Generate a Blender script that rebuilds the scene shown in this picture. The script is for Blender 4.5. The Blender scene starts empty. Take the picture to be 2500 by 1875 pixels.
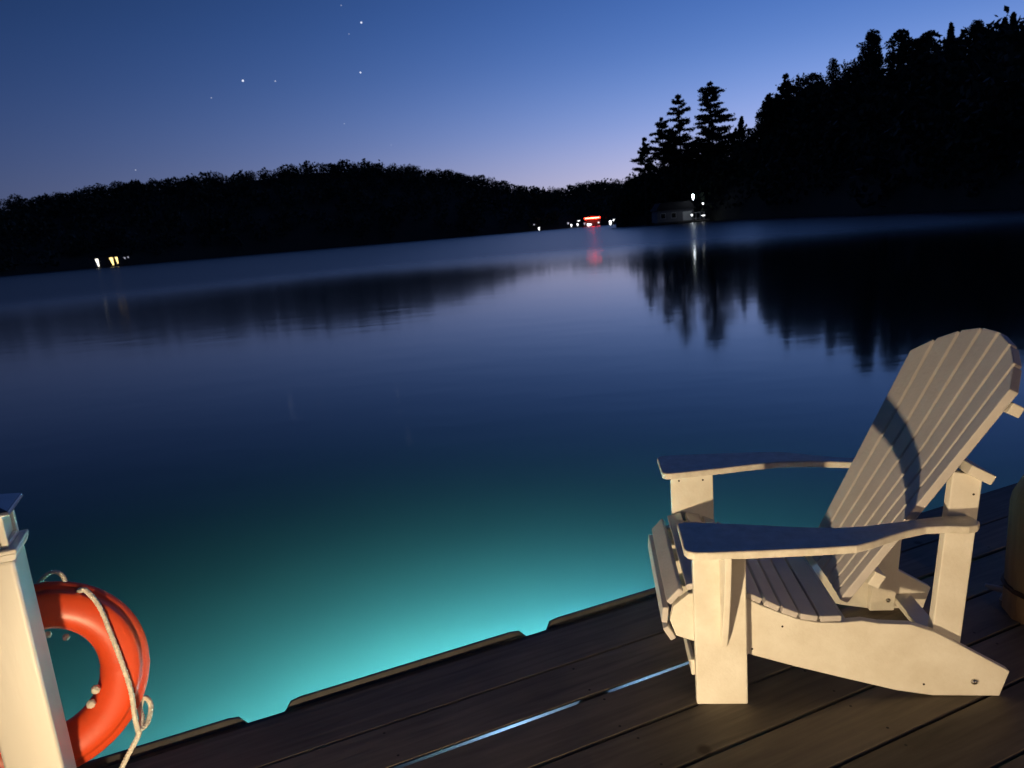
import bpy, math, random
import numpy as np
from mathutils import Vector, Matrix
random.seed(7); RNG = np.random.default_rng(11)
sc = bpy.context.scene
COL = sc.collection
R_ = math.radians

# ------------------------------------------------------------------ camera
CAM_H = 1.4
F_PX, PITCH, ROLL = 1772.5, 0.20755, 0.08248          # focal length in px of a 2500 px wide picture
cp, sp_ = math.cos(PITCH), math.sin(PITCH)
FWD = Vector((0, cp, -sp_)); r0v = Vector((1, 0, 0)); d0v = FWD.cross(r0v)
RIGHT = math.cos(ROLL)*r0v + math.sin(ROLL)*d0v
DOWN = -math.sin(ROLL)*r0v + math.cos(ROLL)*d0v
cam_d = bpy.data.cameras.new('camera'); cam = bpy.data.objects.new('camera', cam_d); COL.objects.link(cam)
m = Matrix((RIGHT, -DOWN, -FWD)).transposed().to_4x4(); m.translation = (0, 0, CAM_H)
cam.matrix_world = m
cam_d.sensor_fit = 'HORIZONTAL'; cam_d.sensor_width = 36; cam_d.lens = 36*F_PX/2500
cam_d.clip_start = 0.05; cam_d.clip_end = 9000
cam_d.dof.use_dof = True; cam_d.dof.focus_distance = 2.3; cam_d.dof.aperture_fstop = 7.0
sc.camera = cam

def ray(x, y):
    v = RIGHT*((x-1250)/F_PX) + DOWN*((y-937.5)/F_PX) + FWD
    return v
def azel(x, y):                                        # azimuth (from +Y to +X) and slope of the sight line
    v = ray(x, y); return math.atan2(v.x, v.y), v.z/math.hypot(v.x, v.y)
def at_range(x, y, r):
    a, t = azel(x, y); return Vector((r*math.sin(a), r*math.cos(a), CAM_H+t*r))

# ------------------------------------------------------------------ world: dusk sky with a few stars
w = bpy.data.worlds.new("World"); sc.world = w; w.use_nodes = True
nt = w.node_tree; N = nt.nodes; L = nt.links; N.clear()
def nd(t, **k):
    n = N.new(t)
    for a, b in k.items(): setattr(n, a, b)
    return n
def mth(op, a, b=None, clamp=False):
    n = nd('ShaderNodeMath', operation=op, use_clamp=clamp)
    for i, v in enumerate((a, b)):
        if v is None: continue
        if hasattr(v, 'links'): L.new(v, n.inputs[i])
        else: n.inputs[i].default_value = v
    return n.outputs[0]
tc = nd('ShaderNodeTexCoord'); sep = nd('ShaderNodeSeparateXYZ'); L.new(tc.outputs['Generated'], sep.inputs[0])
zc = mth('MAXIMUM', sep.outputs[2], 0.0)
ramp = nd('ShaderNodeValToRGB'); ramp.color_ramp.interpolation = 'B_SPLINE'
els = ramp.color_ramp.elements
stops = [(0.00, (.76, .58, .54)), (.05, (.52, .50, .70)), (.12, (.22, .33, .68)), (.20, (.082, .182, .49)), (.29, (.040, .108, .36)),
         (.38, (.028, .075, .25)), (.56, (.024, .050, .17)), (1.0, (.012, .022, .075))]
els[0].position, els[0].color = stops[0][0], (*stops[0][1], 1)
els[1].position, els[1].color = stops[-1][0], (*stops[-1][1], 1)
for p, c in stops[1:-1]:
    e = els.new(p); e.color = (*c, 1)
L.new(zc, ramp.inputs[0])
GLOW_AZ = R_(30)                                       # where the sun went down
hx = mth('MULTIPLY', sep.outputs[0], math.sin(GLOW_AZ)); hy = mth('MULTIPLY', sep.outputs[1], math.cos(GLOW_AZ))
hl = mth('SQRT', mth('ADD', mth('MULTIPLY', sep.outputs[0], sep.outputs[0]), mth('MULTIPLY', sep.outputs[1], sep.outputs[1])))
cosd = mth('DIVIDE', mth('ADD', hx, hy), mth('MAXIMUM', hl, 0.02))
fac = mth('POWER', mth('MULTIPLY', mth('ADD', cosd, 1.0), 0.5, True), 5.5)
azf = mth('ADD', mth('MULTIPLY', fac, 1.02), 0.23)
# away from the glow the horizon loses its pink band
pinkless = nd('ShaderNodeMix', data_type='RGBA'); pinkless.inputs['Factor'].default_value = 1
ramp2 = nd('ShaderNodeValToRGB'); ramp2.color_ramp.interpolation = 'B_SPLINE'
e2 = ramp2.color_ramp.elements
e2[0].position, e2[0].color = 0, (.20, .235, .40, 1); e2[1].position, e2[1].color = 1, (.002, .006, .028, 1)
for p, c in [(.12, (.105, .185, .50)), (.24, (.040, .112, .37)), (.34, (.028, .075, .23)), (.5, (.012, .035, .14))]:
    e = e2.new(p); e.color = (*c, 1)
L.new(zc, ramp2.inputs[0])
L.new(fac, pinkless.inputs['Factor']); L.new(ramp2.outputs[0], pinkless.inputs['A']); L.new(ramp.outputs[0], pinkless.inputs['B'])
skyc = nd('ShaderNodeVectorMath', operation='SCALE'); L.new(pinkless.outputs['Result'], skyc.inputs[0]); L.new(azf, skyc.inputs['Scale'])
# stars
acc = None
for (x, y, s, b) in [(882, 55, .0011, 1), (880, 177, .0010, .9), (593, 197, .0012, 1), (672, 198, .0008, .5), (516, 239, .0007, .35),
                     (852, 83, .0006, .3), (833, 13, .0007, .3), (841, 302, .0006, .3), (331, 415, .0006, .4), (955, 354, .0006, .15)]:
    d = ray(x, y).normalized()
    dist = nd('ShaderNodeVectorMath', operation='DISTANCE'); L.new(tc.outputs['Generated'], dist.inputs[0]); dist.inputs[1].default_value = d
    v = mth('MULTIPLY', mth('LESS_THAN', dist.outputs['Value'], s), b*0.9)
    acc = v if acc is None else mth('ADD', acc, v)
addv = nd('ShaderNodeVectorMath', operation='ADD'); L.new(skyc.outputs[0], addv.inputs[0])
comb = nd('ShaderNodeCombineXYZ')
for i in range(3): L.new(acc, comb.inputs[i])
L.new(comb.outputs[0], addv.inputs[1])
bg = nd('ShaderNodeBackground'); L.new(addv.outputs[0], bg.inputs[0]); bg.inputs[1].default_value = 1.0
wo = nd('ShaderNodeOutputWorld'); L.new(bg.outputs[0], wo.inputs[0])

sc.view_settings.view_transform = 'Standard'; sc.view_settings.look = 'None'
sc.view_settings.exposure = 0; sc.view_settings.gamma = 1
sc.cycles.use_denoising = True
try: sc.cycles.denoiser = 'OPENIMAGEDENOISE'
except Exception: pass
sc.cycles.max_bounces = 8; sc.cycles.transmission_bounces = 6; sc.cycles.sample_clamp_indirect = 60
sc.cycles.caustics_refractive = True; sc.cycles.caustics_reflective = True

def lamp(name, loc, energy, color, radius=.04):
    d = bpy.data.lights.new(name, 'POINT'); d.energy = energy; d.color = color; d.shadow_soft_size = radius
    o = bpy.data.objects.new(name, d); o.location = loc; COL.objects.link(o); return o
# warm dock lamps standing low on the deck behind the camera
spot = bpy.data.lights.new('low_deck_spot', 'SPOT'); spot.energy = 212; spot.color = (1.0, .745, .43); spot.shadow_soft_size = .025
spot.spot_size = R_(150); spot.spot_blend = 1.0
spo = bpy.data.objects.new('low_deck_spot', spot); spo.location = (-.72, .38, .035); COL.objects.link(spo)
spo.rotation_euler = Vector((1.0, 1.40, .3)).to_track_quat('-Z', 'Y').to_euler()
lamp('low_deck_lamp', (1.9, .1, .24), 30, (1.0, .66, .35), .05)
# the dock's underwater lights, hung below the planks
lamp('underwater_lamp', (-.83, 2.04, -.86), 165, (.30, .88, .98), .05)
lamp('underwater_lamp', (-.18, 2.29, -.80), 730, (.38, 1.0, .86), .05)
lamp('underwater_lamp', (.42, 2.53, -.92), 440, (.26, .80, 1.0), .05)

for e_, p_ in ((.68, 34), (1.18, 17)):                # small blue-white lights fixed under the planks
    lamp('under_deck_light', (math.sin(1.18078)*e_-math.cos(1.18078)*1.715, math.cos(1.18078)*e_+math.sin(1.18078)*1.722, -.19), p_, (.27, .52, 1.0), .02)

# ------------------------------------------------------------------ helpers
def ob(name, verts, faces, mat, parent=None, smooth=False, bevel=0.0, seg=2):
    me = bpy.data.meshes.new(name); me.from_pydata([tuple(v) for v in verts], [], faces); me.update()
    if smooth:
        me.polygons.foreach_set('use_smooth', [True]*len(me.polygons))
    o = bpy.data.objects.new(name, me); COL.objects.link(o); me.materials.append(mat)
    if parent: o.parent = parent
    if bevel:
        b = o.modifiers.new('bevel', 'BEVEL'); b.width = bevel; b.segments = seg; b.limit_method = 'ANGLE'; b.angle_limit = R_(35)
        b.harden_normals = False
    return o
def big(name, V, Fq, mat, parent=None):                # many quads or tris from numpy arrays
    me = bpy.data.meshes.new(name); n = len(V); k = Fq.shape[1]
    me.vertices.add(n); me.vertices.foreach_set('co', np.asarray(V, np.float32).ravel())
    me.loops.add(Fq.size); me.loops.foreach_set('vertex_index', Fq.astype(np.int32).ravel())
    me.polygons.add(len(Fq)); me.polygons.foreach_set('loop_start', (np.arange(len(Fq))*k).astype(np.int32))
    me.update(calc_edges=True); me.validate()
    o = bpy.data.objects.new(name, me); COL.objects.link(o); me.materials.append(mat)
    if parent: o.parent = parent
    return o
class MB:
    def __init__(s): s.v = []; s.f = []
    def add(s, v, f):
        b = len(s.v); s.v += [tuple(p) for p in v]; s.f += [[i+b for i in q] for q in f]; return s
    def box(s, x0, x1, y0, y1, z0, z1):
        v = [(x, y, z) for x in (x0, x1) for y in (y0, y1) for z in (z0, z1)]
        return s.add(v, [[0,1,3,2],[4,6,7,5],[0,4,5,1],[2,3,7,6],[0,2,6,4],[1,5,7,3]])
    def prism(s, pts, a, b, plane='xz'):               # outline pts extruded from a to b along the missing axis
        n = len(pts)
        area = sum(pts[i][0]*pts[(i+1) % n][1]-pts[(i+1) % n][0]*pts[i][1] for i in range(n))
        if plane == 'xz':
            v = [(p[0], a, p[1]) for p in pts]+[(p[0], b, p[1]) for p in pts]; flip = area < 0
        elif plane == 'xy':
            v = [(p[0], p[1], a) for p in pts]+[(p[0], p[1], b) for p in pts]; flip = area > 0
        else:
            v = [(a, p[0], p[1]) for p in pts]+[(b, p[0], p[1]) for p in pts]; flip = area > 0
        if plane == 'xy' : pass
        f = [list(range(n)), list(range(2*n-1, n-1, -1))]+[[(i+1) % n, i, n+i, n+(i+1) % n] for i in range(n)]
        if flip: f = [q[::-1] for q in f]
        return s.add(v, f)
    def hexa(s, p):                                    # 8 corners: bottom ring 4, top ring 4
        return s.add(p, [[3,2,1,0],[4,5,6,7],[0,1,5,4],[1,2,6,5],[2,3,7,6],[3,0,4,7]])
    def tube(s, path, r, n=10, closed=False):
        P = [Vector([float(c) for c in p]) for p in path]; m_ = len(P); rings = []
        rr = r if hasattr(r, '__len__') else [r]*m_
        up = None
        for i, p in enumerate(P):
            t = (P[(i+1) % m_]-P[i-1]) if closed else (P[min(i+1, m_-1)]-P[max(i-1, 0)])
            t.normalize()
            if up is None:
                up = Vector((0, 0, 1)) if abs(t.z) < .9 else Vector((1, 0, 0))
            a = t.cross(up).normalized(); up = a.cross(t).normalized()
            rings.append([p+float(rr[i])*(math.cos(2*math.pi*k/n)*a+math.sin(2*math.pi*k/n)*up) for k in range(n)])
        v = [q for g in rings for q in g]; f = []
        for i in range(m_ if closed else m_-1):
            j = (i+1) % m_
            for k in range(n): f.append([i*n+k, i*n+(k+1) % n, j*n+(k+1) % n, j*n+k])
        if not closed: f += [list(range(n))[::-1], [(m_-1)*n+k for k in range(n)]]
        return s.add(v, f)
    def build(s, name, mat, parent=None, **k): return ob(name, s.v, s.f, mat, parent, **k)
def empty(name, loc, rz=0):
    o = bpy.data.objects.new(name, None); o.location = loc; o.rotation_euler = (0, 0, rz); COL.objects.link(o); return o
def tag(o, label=None, cat=None, group=None, kind=None):
    if label: o['label'] = label
    if cat: o['category'] = cat
    if group: o['group'] = group
    if kind: o['kind'] = kind
    return o

# ------------------------------------------------------------------ materials
def mat(name, color, rough=.5, metal=0, spec=.5, var=0.0, scale=8.0, bump=0.0, bscale=30.0, stretch=(1, 1, 1), trans=0, color2=None, coord='Object'):
    mt = bpy.data.materials.new(name); mt.use_nodes = True; t = mt.node_tree; b = t.nodes['Principled BSDF']
    b.inputs['Base Color'].default_value = (*color, 1); b.inputs['Roughness'].default_value = rough
    b.inputs['Metallic'].default_value = metal; b.inputs['Specular IOR Level'].default_value = spec
    if trans: b.inputs['Transmission Weight'].default_value = trans
    c = t.nodes.new('ShaderNodeTexCoord'); mp = t.nodes.new('ShaderNodeMapping'); mp.inputs['Scale'].default_value = stretch
    t.links.new(c.outputs[coord], mp.inputs[0])
    if var or color2:
        n = t.nodes.new('ShaderNodeTexNoise'); n.inputs['Scale'].default_value = scale; n.inputs['Detail'].default_value = 6
        n.inputs['Roughness'].default_value = .65
        t.links.new(mp.outputs[0], n.inputs[0])
        r = t.nodes.new('ShaderNodeValToRGB'); r.color_ramp.elements[0].position = .3; r.color_ramp.elements[1].position = .72
        c2 = color2 or tuple(min(1, x*(1+var)) for x in color); c1 = color if color2 else tuple(x*(1-var) for x in color)
        r.color_ramp.elements[0].color = (*c1, 1); r.color_ramp.elements[1].color = (*c2, 1)
        t.links.new(n.outputs[0], r.inputs[0]); t.links.new(r.outputs[0], b.inputs['Base Color'])
    if bump:
        n = t.nodes.new('ShaderNodeTexNoise'); n.inputs['Scale'].default_value = bscale; n.inputs['Detail'].default_value = 5
        t.links.new(mp.outputs[0], n.inputs[0])
        bp = t.nodes.new('ShaderNodeBump'); bp.inputs['Strength'].default_value = bump; bp.inputs['Distance'].default_value = .01
        t.links.new(n.outputs[0], bp.inputs['Height']); t.links.new(bp.outputs[0], b.inputs['Normal'])
    return mt
def emit(name, color, strength):
    mt = bpy.data.materials.new(name); mt.use_nodes = True; b = mt.node_tree.nodes['Principled BSDF']
    b.inputs['Base Color'].default_value = (*[min(1, c) for c in color], 1)
    b.inputs['Emission Color'].default_value = (*color, 1); b.inputs['Emission Strength'].default_value = strength
    return mt
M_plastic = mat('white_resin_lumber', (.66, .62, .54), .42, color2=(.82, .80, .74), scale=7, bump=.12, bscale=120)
M_dimmed = mat('dimmed_white_resin', (.48, .455, .455), .6, color2=(.57, .54, .535), scale=9, bump=.15, bscale=90)  # darker copy of the resin: dim grazing light on the slats put into colour
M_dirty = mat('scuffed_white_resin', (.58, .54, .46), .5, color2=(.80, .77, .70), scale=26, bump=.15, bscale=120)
M_vinyl = mat('white_vinyl', (.80, .77, .70), .35, var=.04, scale=3, bump=.05, bscale=60, stretch=(1, 1, .15))
M_steel = mat('stainless_steel', (.55, .53, .5), .22, metal=1)
M_hole = mat('dark_hole', (.02, .018, .015), .8)
M_buoy = mat('orange_plastic', (.80, .085, .022), .36, var=.12, scale=6, bump=.05, bscale=25)
M_rope = mat('cream_rope', (.80, .76, .66), .85, var=.2, scale=60, bump=.6, bscale=200)
M_rubber = mat('black_vinyl_bumper', (.07, .067, .066), .26, var=.25, scale=12, bump=.1, bscale=60)
M_foliage = mat('night_foliage', (.030, .045, .026), .85, var=.4, scale=.2, coord='Object')
M_needles = mat('pine_needles', (.028, .042, .028), .85, var=.4, scale=.4)
M_bark = mat('bark', (.06, .045, .035), .9, var=.3, scale=2)
M_ground = mat('forest_floor', (.035, .035, .022), .95, var=.3, scale=.05)
M_darkwall = mat('dark_siding', (.10, .09, .08), .8, var=.2, scale=1)
M_greywall = mat('pale_grey_siding', (.20, .20, .22), .7, var=.12, scale=.8)
M_roof = mat('dark_shingles', (.03, .03, .035), .9, var=.3, scale=2)
M_white = mat('white_paint', (.75, .75, .73), .5, var=.05)
M_pile = mat('brown_stained_wood', (.42, .235, .095), .5, color2=(.55, .34, .15), scale=7, bump=.4, bscale=25, stretch=(6, 6, .6))

# wood planks: random tone per board, grain along the board, knots
def wood_mat():
    mt = bpy.data.materials.new('weathered_deck_boards'); mt.use_nodes = True; t = mt.node_tree; b = t.nodes['Principled BSDF']
    ln = t.links.new; c = t.nodes.new('ShaderNodeTexCoord'); geo = t.nodes.new('ShaderNodeNewGeometry')
    rnd = geo.outputs['Random Per Island']
    off = t.nodes.new('ShaderNodeVectorMath'); off.operation = 'SCALE'; comb_ = t.nodes.new('ShaderNodeCombineXYZ')
    for i in range(3): ln(rnd, comb_.inputs[i])
    ln(comb_.outputs[0], off.inputs[0]); off.inputs['Scale'].default_value = 37
    ad = t.nodes.new('ShaderNodeVectorMath'); ad.operation = 'ADD'; ln(c.outputs['Object'], ad.inputs[0]); ln(off.outputs[0], ad.inputs[1])
    mp = t.nodes.new('ShaderNodeMapping'); mp.inputs['Scale'].default_value = (1.0, 14, 14); ln(ad.outputs[0], mp.inputs[0])
    n = t.nodes.new('ShaderNodeTexNoise'); n.inputs['Scale'].default_value = 3.2; n.inputs['Detail'].default_value = 8; n.inputs['Distortion'].default_value = .6
    ln(mp.outputs[0], n.inputs[0])
    n2 = t.nodes.new('ShaderNodeTexNoise'); n2.inputs['Scale'].default_value = 3.5; n2.inputs['Detail'].default_value = 4; ln(ad.outputs[0], n2.inputs[0])
    v = t.nodes.new('ShaderNodeTexVoronoi'); v.inputs['Scale'].default_value = 3.1; v.inputs['Randomness'].default_value = 1; ln(ad.outputs[0], v.inputs['Vector'])
    kr = t.nodes.new('ShaderNodeMapRange'); kr.inputs[1].default_value = .035; kr.inputs[2].default_value = .075; ln(v.outputs['Distance'], kr.inputs[0])
    r = t.nodes.new('ShaderNodeValToRGB'); r.color_ramp.elements[0].position = .25; r.color_ramp.elements[1].position = .8
    r.color_ramp.elements[0].color = (.068, .058, .046, 1); r.color_ramp.elements[1].color = (.24, .20, .15, 1)
    mx = t.nodes.new('ShaderNodeMath'); mx.operation = 'MULTIPLY_ADD'; ln(n.outputs[0], mx.inputs[0]); mx.inputs[1].default_value = .6
    m2 = t.nodes.new('ShaderNodeMath'); m2.operation = 'MULTIPLY'; ln(n2.outputs[0], m2.inputs[0]); m2.inputs[1].default_value = .4; ln(m2.outputs[0], mx.inputs[2])
    ln(mx.outputs[0], r.inputs[0])
    hs = t.nodes.new('ShaderNodeHueSaturation'); mr = t.nodes.new('ShaderNodeMapRange'); ln(rnd, mr.inputs[0]); mr.inputs[3].default_value = .75; mr.inputs[4].default_value = 1.25
    ln(mr.outputs[0], hs.inputs['Value']); ln(r.outputs[0], hs.inputs['Color'])
    kn = t.nodes.new('ShaderNodeMix'); kn.data_type = 'RGBA'; ln(kr.outputs[0], kn.inputs['Factor']); kn.inputs['A'].default_value = (.035, .022, .014, 1)
    ln(hs.outputs[0], kn.inputs['B']); ln(kn.outputs['Result'], b.inputs['Base Color'])
    b.inputs['Roughness'].default_value = .6; b.inputs['Specular IOR Level'].default_value = .25
    bp = t.nodes.new('ShaderNodeBump'); bp.inputs['Strength'].default_value = .10; bp.inputs['Distance'].default_value = .003
    ln(n.outputs[0], bp.inputs['Height']); ln(bp.outputs[0], b.inputs['Normal'])
    return mt
M_wood = wood_mat()

# ------------------------------------------------------------------ water and lake bed
WZ = -0.45
def water_mat():
    mt = bpy.data.materials.new('lake_water'); mt.use_nodes = True; t = mt.node_tree; b = t.nodes['Principled BSDF']; ln = t.links.new
    b.inputs['Base Color'].default_value = (.80, .93, .95, 1); b.inputs['IOR'].default_value = 1.333; b.inputs['Specular IOR Level'].default_value = .72; b.inputs['Transmission Weight'].default_value = 1
    c = t.nodes.new('ShaderNodeTexCoord'); sx = t.nodes.new('ShaderNodeSeparateXYZ'); ln(c.outputs['Object'], sx.inputs[0])
    # a breeze ruffles the water near the far shores; its edge is irregular
    n0 = t.nodes.new('ShaderNodeTexNoise'); n0.inputs['Scale'].default_value = .02; n0.inputs['Detail'].default_value = 3
    ln(c.outputs['Object'], n0.inputs[0])
    ln_ = t.nodes.new('ShaderNodeVectorMath'); ln_.operation = 'LENGTH'; ln(c.outputs['Object'], ln_.inputs[0])
    dd = t.nodes.new('ShaderNodeMath'); dd.operation = 'MULTIPLY_ADD'; ln(n0.outputs[0], dd.inputs[0]); dd.inputs[1].default_value = 24; ln(ln_.outputs['Value'], dd.inputs[2])
    mr = t.nodes.new('ShaderNodeMapRange'); mr.interpolation_type = 'SMOOTHSTEP'
    mr.inputs[1].default_value = 42; mr.inputs[2].default_value = 78; mr.inputs[3].default_value = .072; mr.inputs[4].default_value = .29
    ln(dd.outputs[0], mr.inputs[0])
    m3 = t.nodes.new('ShaderNodeMapRange'); m3.interpolation_type = 'SMOOTHSTEP'; m3.inputs[1].default_value = 4; m3.inputs[2].default_value = -22
    m3.inputs[3].default_value = 0; m3.inputs[4].default_value = .06; ln(sx.outputs[0], m3.inputs[0])
    ad = t.nodes.new('ShaderNodeMath'); ad.operation = 'ADD'; ln(mr.outputs[0], ad.inputs[0]); ln(m3.outputs[0], ad.inputs[1]); ln(ad.outputs[0], b.inputs['Roughness'])
    mp = t.nodes.new('ShaderNodeMapping'); mp.inputs['Scale'].default_value = (.5, 1, 1); ln(c.outputs['Object'], mp.inputs[0])
    n1 = t.nodes.new('ShaderNodeTexNoise'); n1.inputs['Scale'].default_value = 1.3; n1.inputs['Detail'].default_value = 3; ln(mp.outputs[0], n1.inputs[0])
    bp = t.nodes.new('ShaderNodeBump'); bp.inputs['Strength'].default_value = .25; bp.inputs['Distance'].default_value = .012
    ln(n1.outputs[0], bp.inputs['Height']); ln(bp.outputs[0], b.inputs['Normal'])
    # murky water: suspended silt scatters the underwater lamps' light
    vp = t.nodes.new('ShaderNodeVolumePrincipled'); vp.inputs['Density'].default_value = .55
    vp.inputs['Color'].default_value = (.40, .80, .83, 1); vp.inputs['Anisotropy'].default_value = .35
    ln(vp.outputs[0], t.nodes['Material Output'].inputs['Volume'])
    return mt
S = 2600
tag(MB().box(-S, S, -200, S, -14, WZ).build('water', water_mat()), kind='structure')
M_bed = mat('silty_lake_bed', (.30, .31, .27), .95, color2=(.36, .37, .33), scale=.5)
def lake_bed():
    # shallow shelf below the deck that rolls off into deep water
    ev = (math.sin(1.18078), math.cos(1.18078)); nv = (-ev[1], ev[0]); V = []; F = []       # nv points out over the lake
    ds = [-400, -12, -4, 0]+[.4*k for k in range(1, 16)]+[8, 12, 30, 200, 3400]; es = [-2600, -60, -20, -10, -6, -4, -3, -2, -1, 0, 1, 2, 3, 4, 5, 7, 10, 20, 60, 2600]
    for d_ in ds:
        for e_ in es:
            q = max(0, d_-.2); z = -3.2-.12*min(q, 12)-.10*max(0, min(q, 40)-12)
            n_ = 2.16+d_; V.append((ev[0]*e_+nv[0]*n_, ev[1]*e_+nv[1]*n_, z))
    k = len(es)
    for i in range(len(ds)-1):
        for j in range(k-1): F.append([i*k+j, i*k+j+1, (i+1)*k+j+1, (i+1)*k+j])
    return tag(ob('lake_bed', V, F, M_bed, smooth=True), kind='structure')
lake_bed()

# ------------------------------------------------------------------ hills and woods
def interp(xs, ys, v): return float(np.interp(v, xs, ys))
ICO = None
def crowns(P, size, leaves, leaf, squash=.8):
    """leafy crowns: P (n,3) crown centres, size (n,) radii; each crown is a cloud of small leaf sprays"""
    n = len(P); V = []; 
    d = RNG.normal(size=(n, leaves, 3)); d /= np.linalg.norm(d, axis=2, keepdims=True)
    # lumpy outline: a few lobes per crown
    lob = RNG.normal(size=(n, 7, 3)); lob /= np.linalg.norm(lob, axis=2, keepdims=True)
    dots = np.einsum('nlk,nmk->nlm', d, lob).max(axis=2)
    rad = (.72+.30*np.clip(dots, 0, 1)**3)*RNG.uniform(.25, 1.0, size=(n, leaves))**.33
    C = P[:, None, :]+d*rad[..., None]*size[:, None, None]*np.array([1, 1, squash])
    a = RNG.normal(size=(n, leaves, 3)); a /= np.linalg.norm(a, axis=2, keepdims=True)
    b = np.cross(a, RNG.normal(size=(n, leaves, 3))); b /= np.linalg.norm(b, axis=2, keepdims=True)
    s = leaf*(.48 if leaves > 150 else 1)*size[:, None, None]*RNG.uniform(.6, 1.3, size=(n, leaves, 1))
    q = np.stack([C-a*s, C-b*s*.6, C+a*s, C+b*s*.6], axis=2).reshape(-1, 3)
    return q, np.arange(len(q)).reshape(-1, 4)
def terrain(name, azs, r_shore, r_ridge, z_ridge, r_back, seed):
    rows = 16; V = []; rng = np.random.default_rng(seed)
    fr = np.linspace(0, 1, rows)
    for i, a in enumerate(azs):
        rs, rr, zr = r_shore[i], r_ridge[i], z_ridge[i]
        for k, f in enumerate(fr):
            r = rs+(rr-rs)*f; z = -1.2+(zr+1.2)*(f**.8)
            if 0 < k < rows-1: z += rng.uniform(-.4, .4)
            V.append((r*math.sin(a), r*math.cos(a), z))
        V.append((r_back[i]*math.sin(a), r_back[i]*math.cos(a), zr*.3)); V.append((r_back[i]*1.15*math.sin(a), r_back[i]*1.15*math.cos(a), -4))
    R2 = rows+2; Fs = [[i*R2+k, i*R2+k+1, (i+1)*R2+k+1, (i+1)*R2+k] for i in range(len(azs)-1) for k in range(R2-1)]
    return tag(ob(name, V, Fs, M_ground, smooth=True), kind='structure')
def woods(name, azs, r_shore, r_ridge, z_ridge, count, size, leaves, leaf, ridge_count, ridge_leaves, label):
    VV = []; FF = []; base = 0
    for (n, lv, ridge) in ((count, leaves, False), (ridge_count, ridge_leaves, True)):
        a = RNG.uniform(azs[0], azs[-1], n); f = (np.ones(n) if ridge else RNG.uniform(.0, 1, n)**.8)
        if ridge: f = f-RNG.uniform(0, .10, n)
        rs = np.interp(a, azs, r_shore); rr = np.interp(a, azs, r_ridge); zr = np.interp(a, azs, z_ridge)
        r = rs+2+(rr-rs-2)*f; z = -1.2+(zr+1.2)*(f**.8)
        s = size*((.50+.48*RNG.uniform(0, 1, n)**2.2) if ridge else RNG.uniform(.65, 1.15, n))
        P = np.stack([r*np.sin(a), r*np.cos(a), z+s*.9], axis=1)
        q, fq = crowns(P, s, lv, leaf, RNG.uniform(.85, 1.15)); VV.append(q); FF.append(fq+base); base += len(q)
    o = big(name, np.concatenate(VV), np.concatenate(FF), M_foliage); tag(o, label, 'woods', kind='stuff'); return o

# far hill across the lake (skyline read off as sight lines, given its own distance and height)
sky_far = [(-500, 505), (0, 483), (100, 475), (170, 470), (185, 456), (235, 449), (329, 440), (458, 428), (588, 416), (693, 407), (705, 399), (823, 396), (917, 395),
           (999, 404), (1087, 413), (1175, 430), (1299, 458), (1341, 460), (1390, 452), (1452, 443), (1514, 439), (1600, 436), (1800, 420)]
sky_az = []; sky_t = []
for x, y in sky_far:
    a, t_ = azel(x, y); sky_az.append(a); sky_t.append(t_)
azs = np.linspace(sky_az[0]-.25, sky_az[-1]+.1, 150)
tt = np.interp(azs, sky_az, sky_t)
rsh = np.interp(azs, [R_(-60), R_(-36), R_(-20), R_(0), R_(8), R_(20)], [430, 470, 540, 590, 600, 640])
rrd = rsh+170
TREE = 11
zr = CAM_H+tt*rrd-9.3
terrain('far_hill', azs, rsh, rrd, zr, rrd+260, 3)
woods('far_shore_woods', azs, rsh, rrd, zr, 1500, 6.5, 40, .22, 850, 300,  'dark wooded hill rising across the lake')

# near headland on the right
sky_r = [(1500, 470), (1520, 437), (1550, 412), (1600, 396), (1650, 368), (1700, 340), (1760, 322), (1800, 309), (1845, 300), (1868, 262), (1890, 232), (1925, 205), (1945, 184),
         (1975, 172), (2020, 168), (2060, 152), (2090, 142), (2150, 136), (2210, 122), (2260, 98), (2310, 88), (2390, 66), (2450, 44), (2500, 38), (2700, 10), (3000, -60), (3600, -120)]
raz = []; rt = []
for x, y in sky_r:
    a, t_ = azel(x, y); raz.append(a); rt.append(t_)
azr = np.linspace(raz[0], R_(80), 170)
ttr = np.interp(azr, raz, rt)
def azx(x, y=540): return azel(x, y)[0]
shr = np.interp(azr, [azx(1500), azx(1560), azx(1700), azx(1850), azx(2100), azx(2500), R_(60), R_(80)], [262, 255, 228, 178, 122, 84, 62, 50])
rdr = shr+np.interp(azr, [azx(1500), azx(1700), azx(1900), azx(2500)], [14, 40, 80, 95])
TR = 8.5
zrr = np.maximum(CAM_H+ttr*rdr-8.6, .8)
terrain('right_hill', azr, shr, rdr, zrr, rdr+150, 5)
woods('headland_woods', azr, shr, rdr, zrr, 760, 5.0, 110, .14, 440, 720,  'black wooded headland sloping down to the water on the right')

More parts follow.
